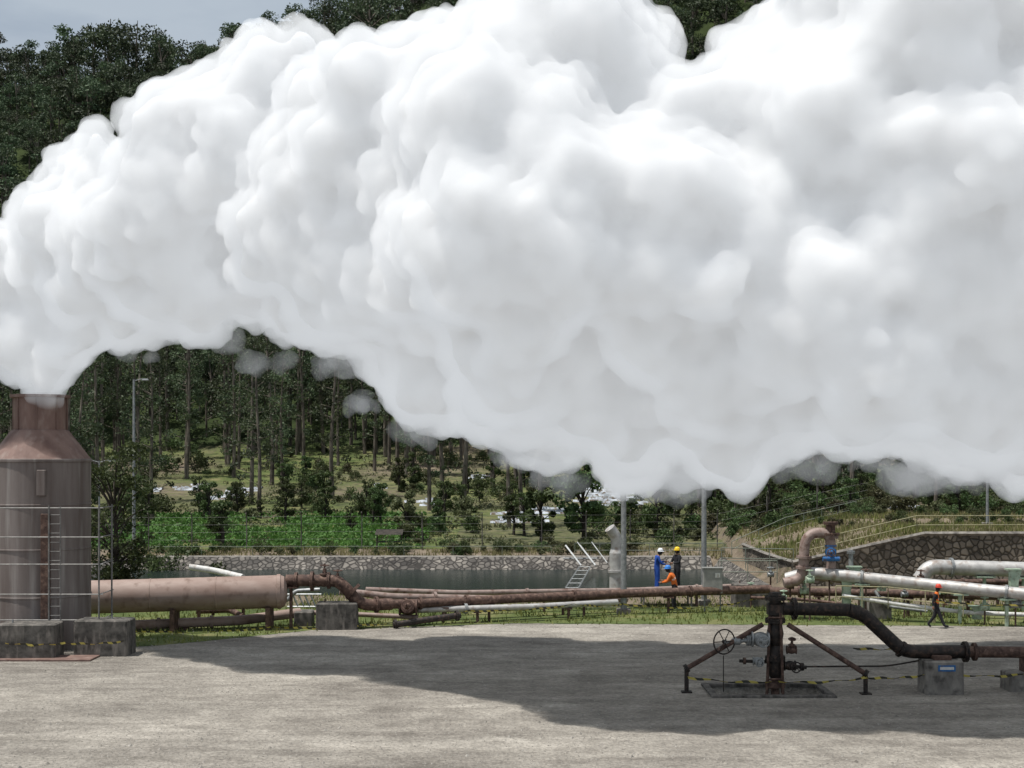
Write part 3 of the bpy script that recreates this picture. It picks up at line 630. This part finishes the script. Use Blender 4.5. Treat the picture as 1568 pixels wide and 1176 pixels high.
# ------------------------------------------------------------ right pipe field
pipe("riser_pipe",[W(1200,893,60.5),W(1224,888,60.5),W(1230,872,60.5),W(1233,818,60.5),W(1272,814,60.5),W(1272,870,60.5)],.22,'pink',[(2,.35),(2,.05),(4,.15)],.75,sup=[],flr=1.5)
q=MB();p=W(1272,845,60.5);q.gate(p,(0,0,1),.17,'blue',up=Vector((-.2,-1,0)).normalized(),wh=.15,kw='rust');q.fl(W(1272,818,60.5),(0,0,1),.38,'rust');q.tube([W(1272,815,60.5),W(1272,800,60.5)],.2,'rust',16);q.fl(W(1272,801,60.5),(0,0,1),.32,'rust')
q.tube([W(1260,856,60.2),W(1286,856,60.2)],.1,'blue',12);q.build("control_valve")
pipe("insulated_pipeline",[W(1205,886,61),W(1240,876,60.6),W(1400,893,59.5),W(1640,917,57)],.25,'silver',[(1,.5),(2,.6)],.5,20,sup=[(1,.5),(2,.3),(2,.6)],supk='green',flr=1.25)
pipe("insulated_pipeline",[W(1408,888,64),W(1422,868,64),W(1460,869,64),W(1700,876,63)],.34,'silver',[(1,.9)],.5,20,sup=[(2,.2),(2,.45)],supk='green',flr=1.3)
pipe("rusty_pipeline",[W(1180,905,63.5),W(1330,908,62),W(1640,916,60)],.17,'rust',[(0,.3),(1,.3)],.3,sup=[(0,.5),(1,.2),(1,.5)],flr=1.5)
pipe("rusty_pipeline",[W(1215,880,64),W(1360,896,63.4),W(1600,904,62.5)],.15,'pink',[(0,.4),(1,.3)],.3,sup=[(0,.7)],flr=1.5)
pipe("rusty_pipeline",[W(1300,900,66),W(1420,892,66.4),W(1600,890,66)],.13,'rust',[(1,.3)],.3,sup=[(1,.2),(1,.6)],flr=1.5)
pipe("small_bore_pipe",[W(1290,912,60.2),W(1380,926,59.6),W(1480,938,59),W(1640,944,58)],.09,'white',[(1,.5)],.3,sup=[(1,.5),(2,.4)],supk='yellow')
pipe("small_bore_pipe",[W(1340,905,60.8),W(1356,928,60.4),W(1420,936,60)],.07,'galv',[],.3)
pipe("small_bore_pipe",[W(1150,915,62),W(1230,918,61.5),W(1300,926,61)],.07,'rust',[(0,.5)],.3)
pipe("riser_pipe",[W(1303,880,61.5),W(1303,842,61.5)],.1,'galv',[(0,.3),(0,.9)])
for(u,v0,v1,d)in[(1296,882,925,60.4),(1308,868,885,61),(1552,872,912,59),(1350,884,905,60.4),(1496,928,948,59)]:
    q=MB();a=W(u,v0,d);z1=max(0,W(u,v1,d).z);q.box((a.x,a.y,(a.z+z1)/2),(.34,.3,a.z-z1),'green',ch=.02);q.box((a.x,a.y,a.z),(.62,.4,.06),'green');q.add([(a.x-.3,a.y-.16,a.z),(a.x+.3,a.y-.16,a.z),(a.x,a.y-.16,z1)],[(0,1,2)],'green');q.build("green_pipe_support",False)
for(u,v,d,s)in[(1240,888,60,.1),(1326,884,60,.08),(1232,905,61,.1),(1210,898,62,.09),(1150,905,65,.09),(1180,880,64,.08),(1445,905,61,.1),(1508,930,58.5,.1),(1555,925,58,.12),(1385,910,61,.08),(1270,885,62,.08),(1410,885,62,.08),(1200,915,60,.07)]:
    q=MB();q.gate(W(u,v,d),(1,0,0),s,rr.choice(['rust','galv','green']),wh=.15);q.tube([W(u,v,d)-Vector((0,0,s)),Vector((W(u,v,d).x,d,0))],.04,'rust',8);q.build("small_gate_valve")
# ------------------------------------------------------------ foreground wellhead
dW=41.9
def w_(u,v,o=0):
    p=W(u,v,dW);p.y+=o;return p
q=MB();cx=w_(1187,900).x
def Z(v):return w_(1187,v).z
q.tube([(cx,dW,-.9),(cx,dW,Z(1010))],.13,'rust',16);q.fl((cx,dW,Z(1048)),(0,0,1),.30,'rust',.07)
q.lathe([(.13,Z(1040)),(.22,Z(1030)),(.24,Z(1010)),(.22,Z(995)),(.13,Z(985))],(cx,dW,0),'dark',18)
q.fl((cx,dW,Z(1008)),(0,0,1),.3,'dark',.06)
q.lathe([(.14,Z(990)),(.2,Z(985)),(.25,Z(970)),(.2,Z(955)),(.14,Z(948))],(cx,dW,0),'dark',18)
q.fl((cx,dW,Z(950)),(0,0,1),.3,'dark',.06);q.tube([(cx,dW,Z(950)),(cx,dW,Z(912))],.17,'dark',18)
q.box((cx,dW,Z(932)),(.46,.46,.34),'dark',ch=.05);q.fl((cx,dW,Z(916)),(0,0,1),.31,'dark',.05);q.lathe([(.2,Z(912)),(.17,Z(907)),(0,Z(906))],(cx,dW,0),'dark',18)
for sx,sy in((-.26,-.20),(.16,-.32),(-.16,.3),(.24,.3)):
    q.tube([(cx+sx*1.1,dW+sy,-.1),(cx+sx*.7,dW+sy*.8,Z(938))],.042,'rust',4)
for z in(.4,2.2):q.beam((cx-.26,dW-.28,z),(cx+.2,dW-.28,z),.04,'rust')
def leg(a,b_,c):q.tube([a,b_],.075,'rust',12);q.tube([b_+Vector((0,0,.05)),c],.065,'dark',10);q.fl(b_,b_-a,.13,'dark',.04);q.box((c.x,c.y,.02),(.3,.3,.05),'dark')
leg(w_(1168,956),w_(1050,1022,-.2),Vector((w_(1050,1022).x,dW-.2,0)));leg(w_(1206,956),w_(1319,1028,-.5),Vector((w_(1319,1028).x,dW-.5,0)))
gv=w_(1163,978,-.1);q.gate(gv,(1,0,0),.15,'galv',up=Vector((0,-1,0)),wh=.16);q.tube([w_(1190,978),w_(1140,980)],.09,'galv',12);q.fl(w_(1146,980),(1,0,0),.17,'galv')
q.tube([w_(1146,980,-.05),w_(1107,984,-.1)],.06,'galv',12);q.lathe([(.05,0),(.12,.05),(.12,.2),(.05,.3)],w_(1135,981,-.05),'galv',14,(-1,0,0))
q.wheel(w_(1107,981,-.25),.36,Vector((.45,-1,0)),'dark',.022,6);q.tube([w_(1107,981,-.3),w_(1112,981,.1)],.035,'galv',8)
q.gate(w_(1208,1018,-.15),(1,0,0),.10,'dark',up=Vector((.3,-1,0)).normalized(),wh=.15);q.tube([w_(1190,1018),w_(1235,1022)],.055,'dark',10);q.fl(w_(1228,1021),(1,0,0),.12,'dark',.04)
q.gate(w_(1160,1012,-.05),(1,0,0),.085,'galv',up=Vector((0,-1,0)),wh=.11);q.tube([w_(1187,1014),w_(1132,1012)],.05,'dark',10);q.fl(w_(1140,1012),(1,0,0),.1,'rust',.03)
q.gate(w_(1212,995,0),(1,0,0),.085,'rust',up=Vector((0,-.3,1)).normalized(),wh=.1)
q.tube([w_(1107,1003,-.1),Vector((w_(1107,1003).x,dW-.1,0))],.015,'dark',6)
q.build("geothermal_wellhead")
q=MB();P_=[w_(1195,932),w_(1300,934),w_(1322,941),w_(1378,993),w_(1395,998),w_(1475,998),w_(1700,1000)]
q.tube([P_[0],P_[1]],.19,'dark',20);q.tube(P_[1:6],.2,'dark',20,.3);q.tube([P_[5],P_[6]],.17,'rust',20)
q.fl(w_(1216,932),(1,0,0),.33,'dark');q.fl(w_(1478,998),(1,0,0),.31,'dark');q.fl(w_(1484+8,998),(1,0,0),.27,'rust',.04);q.fl(w_(1380,994),(1,0,-.6),.25,'dark',.04)
q.lathe([(.2,0),(.215,.03),(.215,.1),(.2,.13)],w_(1310,937),'dark',20,(1,0,-.3));q.build("discharge_pipe")
pipe("bleed_line",[w_(1228,1021),w_(1300,1021,.1),w_(1360,1021,.1),w_(1410,1012,.1)],.025,'dark')
q=MB();p=w_(1437,1008);q.box((p.x,dW-.2,p.z/2),(1.12,.9,p.z),'conc',.0,.98,.04);q.box((p.x,dW-.2,p.z+.06),(.5,.5,.12),'rust')
q.box((p.x+.05,dW-.2-.458,p.z-.2),(.5,.02,.18),'blue');q.box((p.x+.05,dW-.2-.47,p.z-.2),(.4,.01,.08),'white');q.build("concrete_pipe_support")
q=MB();p=w_(1575,1030);q.box((p.x,dW+.3,p.z/2),(1.2,.9,p.z),'conc',.0,.98,.04);q.box((p.x,dW+.3,p.z+.2),(.2,.4,.5),'rust');q.build("concrete_pipe_support")
q=MB()
for(xc,yc,sx,sy)in[(7.52,40.85,3.6,.22),(7.52,43.0,3.6,.22),(5.83,41.92,.2,1.9),(9.22,41.92,.2,1.9)]:q.box((xc,yc,.02),(sx,sy,.1),'concd',ch=.02)
q.build("well_cellar_kerb")
def tape(pts,name="hazard_tape"):
    q=MB()
    for a,b_ in zip(pts[:-1],pts[1:]):
        a=Vector(a);b_=Vector(b_);n=14;vs=[]
        for i in range(n+1):
            s=i/n;p=a.lerp(b_,s);p.z-=.16*math.sin(math.pi*s)*min(1,(b_-a).length/6)+.02*math.sin(s*17);k=.5+.5*math.cos(s*11+a.x);vs+=[p+Vector((0,.03*(1-k),-.012-.028*k)),p+Vector((0,-.03*(1-k),.012+.028*k))]
        q.add(vs,[(2*i,2*i+2,2*i+3,2*i+1) for i in range(n)],'tape')
    q.build(name,False)
tape([w_(1050,1035,-.25),w_(1187,1040,-.45),w_(1319,1033,-.6),w_(1408,1030,-.5)]);tape([w_(1465,1030,-.5),w_(1600,1026,-.3)])
tape([w_(1325,1003,1.5),w_(1420,1002,1.5),w_(1600,1008,1.5)])
tape([W(8,985,48.2),W(100,985,48.2),W(190,982,49)]);tape([W(190,965,55),W(420,960,56.5),W(560,957,57)]);tape([W(560,957,57),W(720,935,59),W(880,925,60),W(955,925,62.3),W(1078,930,62.5),W(1175,912,63)])
tape([W(1430,920,57),W(1600,925,56)])
# ------------------------------------------------------------ people
def person(name,loc,rot,pose,cols,hcol,s=1.0):
    J=dict(pel=(0,0,.95),spi=(0,0,1.13),che=(0,0,1.33),nek=(0,0,1.49),hed=(0,0,1.56),
      shL=(-.19,0,1.42),elL=(-.25,.02,1.14),wrL=(-.26,-.08,.9),shR=(.19,0,1.42),elR=(.25,.02,1.14),wrR=(.26,-.08,.9),
      hiL=(-.1,0,.9),knL=(-.11,-.02,.49),anL=(-.12,.02,.09),toL=(-.13,-.17,.04),hiR=(.1,0,.9),knR=(.11,-.02,.49),anR=(.12,.02,.09),toR=(.13,-.17,.04))
    J.update(pose);ks=list(J);E=[('pel','spi'),('spi','che'),('che','nek'),('nek','hed'),('che','shL'),('shL','elL'),('elL','wrL'),('che','shR'),('shR','elR'),('elR','wrR'),('pel','hiL'),('hiL','knL'),('knL','anL'),('anL','toL'),('pel','hiR'),('hiR','knR'),('knR','anR'),('anR','toR')]
    R=dict(pel=.15,spi=.14,che=.16,nek=.06,hed=.055,sh=.075,el=.055,wr=.035,hi=.105,kn=.075,an=.06,to=.045)
    me=bpy.data.meshes.new(name);me.from_pydata([J[k] for k in ks],[(ks.index(a),ks.index(b)) for a,b in E],[])
    o=bpy.data.objects.new(name,me);sc.collection.objects.link(o);md=o.modifiers.new("s",'SKIN');md.use_smooth_shade=True
    for i,k in enumerate(ks):
        r=R.get(k,R.get(k[:2]));sv=me.skin_vertices[0].data[i];sv.radius=(r,r*(.8 if k in('pel','spi','che') else 1));sv.use_root=(k=='pel')
    su=o.modifiers.new("u",'SUBSURF');su.levels=2;su.render_levels=2
    dg=bpy.context.evaluated_depsgraph_get();nm=bpy.data.meshes.new_from_object(o.evaluated_get(dg));bpy.data.objects.remove(o)
    q=MB();vs=[v.co.copy() for v in nm.vertices]
    def near(c):
        best=None;bd=9
        for a,b in E:
            A=Vector(J[a]);B_=Vector(J[b]);d=B_-A;tt=min(1,max(0,(c-A).dot(d)/d.length_squared));D_=(c-(A+d*tt)).length
            if D_<bd:bd=D_;best=(a,b,tt)
        return best
    fm={}
    for p in nm.polygons:
        a,b,tt=near(p.center)
        k=cols[0]
        if a[:2] in('hi','kn'):k=cols[1]
        if (a,b)[0]=='pel' and b[:2]=='hi':k=cols[1]
        if a[:2]=='an':k='cblack'
        if a=='nek':k='skin'
        if a=='spi' and .35<tt<.6:k='refl' if cols[2] else k
        if len(cols)>3 and a[:2] in('el','sh') :k=cols[3]
        fm.setdefault(k,[]).append(tuple(p.vertices))
    for k,f in fm.items():q.add(vs,f,k)
    hp=Vector(J['hed']);dirn=(hp-Vector(J['nek'])).normalized();hc=hp+dirn*.10
    iv2=[Vector(v) for v in iv];hv=[]
    for v in iv2:
        p=Vector((v.x*.078,v.y*.098,v.z*.118))
        if v.z<-.3:p.x*=1-.25*(-v.z-.3);p.y*=1-.1*(-v.z-.3)
        hv.append(hc+p)
    q.add(hv,[tuple(f) for f in iff.tolist()],'skin')
    q.tube([hc+Vector((0,-.09,.02)),hc+Vector((0,-.118,-.022)),hc+Vector((0,-.095,-.03))],[.01,.017,.012],'skin',8)
    q.tube([hc+Vector((-.025,-.092,-.06)),hc+Vector((.025,-.092,-.06))],.007,'rust',6)
    for sx in(-1,1):
        q.add([hc+Vector((sx*.032,-.088,.012))+Vector(v)*.012 for v in iv2],[tuple(f) for f in iff.tolist()],'cblack')
        q.add([hc+Vector((sx*.08,.01,-.005))+Vector((v.x*.012,v.y*.022,v.z*.034)) for v in iv2],[tuple(f) for f in iff.tolist()],'skin')
    q.lathe([(.086,-.09),(.096,-.02),(.102,.03)],hc+Vector((0,.018,-.01)),'cblack',20)
    q.lathe([(.122,.03),(.122,.05),(.118,.09),(.10,.135),(.06,.165),(0,.172)],hc,hcol,24);q.lathe([(.10,.03),(.15,.026),(.152,.034),(.118,.045)],hc+Vector((0,-.02,0)),hcol,24)
    q.tube([hc+Vector((0,-.12,.07)),hc+Vector((0,-.06,.165)),hc+Vector((0,.06,.165)),hc+Vector((0,.12,.07))],.012,hcol,6)
    for sd_ in('L','R'):
        wr=Vector(J['wr'+sd_]);el=Vector(J['el'+sd_]);d=(wr-el).normalized();x=d.orthogonal().normalized();y=d.cross(x)
        q.tube([wr,wr+d*.04,wr+d*.09],[.03,.04,.036],'skin',10)
        for i,(o_,ln) in enumerate([(-.03,.065),(-.01,.08),(.01,.075),(.03,.055)]):
            a=wr+d*.085+x*o_;q.tube([a,a+d*ln*.5-y*.008,a+d*ln-y*.03],[.0095,.009,.007],'skin',6)
        a=wr+d*.03+x*.035;q.tube([a,a+x*.03+d*.025,a+x*.035+d*.055],[.012,.010,.008],'skin',6)
    ob=q.build(name,True,ang=60);ob.location=loc;ob.rotation_euler=(0,0,rot);ob.scale=(s,s,s);return ob
q=MB();c=W(1020,912,66.3);q.box((c.x,66.3,.66),(2.4,1.5,.06),'galvd')
for sx in(-1.1,1.1):
    for sy in(-.65,.65):q.beam((c.x+sx,66.3+sy,0),(c.x+sx,66.3+sy,.65),.06,'galvd')
q.build("steel_work_platform")
person("worker",(W(1006,900,66).x,66.0,.69),math.radians(100),dict(nek=(0,-.06,1.48),hed=(0,-.10,1.55),elR=(.24,-.14,1.2),wrR=(.14,-.38,1.22),elL=(-.24,-.1,1.18),wrL=(-.14,-.34,1.12)),('cblue','cblue',False),'hwhite',1.1)
person("worker",(W(1037,900,66.6).x,66.6,.69),math.radians(-60),dict(elR=(.26,-.1,1.18),wrR=(.1,-.3,1.15),elL=(-.26,-.1,1.18),wrL=(-.1,-.3,1.1)),('cblack','cblack',True),'hyel',1.1)
person("worker",(W(1032,935,64).x,64.0,0),math.radians(-110),dict(pel=(0,.04,.95),spi=(0,.02,1.12),che=(0,-.08,1.31),nek=(0,-.15,1.46),hed=(0,-.19,1.52),shL=(-.19,-.10,1.39),shR=(.19,-.10,1.39),elL=(-.25,-.22,1.14),wrL=(-.18,-.46,1.14),elR=(.25,-.22,1.14),wrR=(.18,-.44,1.1),hiL=(-.1,.04,.9),hiR=(.1,.04,.9)),('corange','cblack',True),'hblue',1.15)
person("worker",(W(1434,962,57.4).x,57.4,0),math.radians(70),dict(knL=(-.1,-.16,.52),anL=(-.11,-.32,.12),toL=(-.11,-.50,.10),knR=(.1,.08,.48),anR=(.11,.34,.15),toR=(.11,.22,.03),elL=(-.26,.12,1.16),wrL=(-.26,.12,.92),elR=(.25,-.06,1.15),wrR=(.24,-.28,1.02),nek=(0,-.03,1.49),hed=(0,-.05,1.56)),('corange','cblack',True,'cblack'),'hred',.98)
print("done",time.time()-T0)
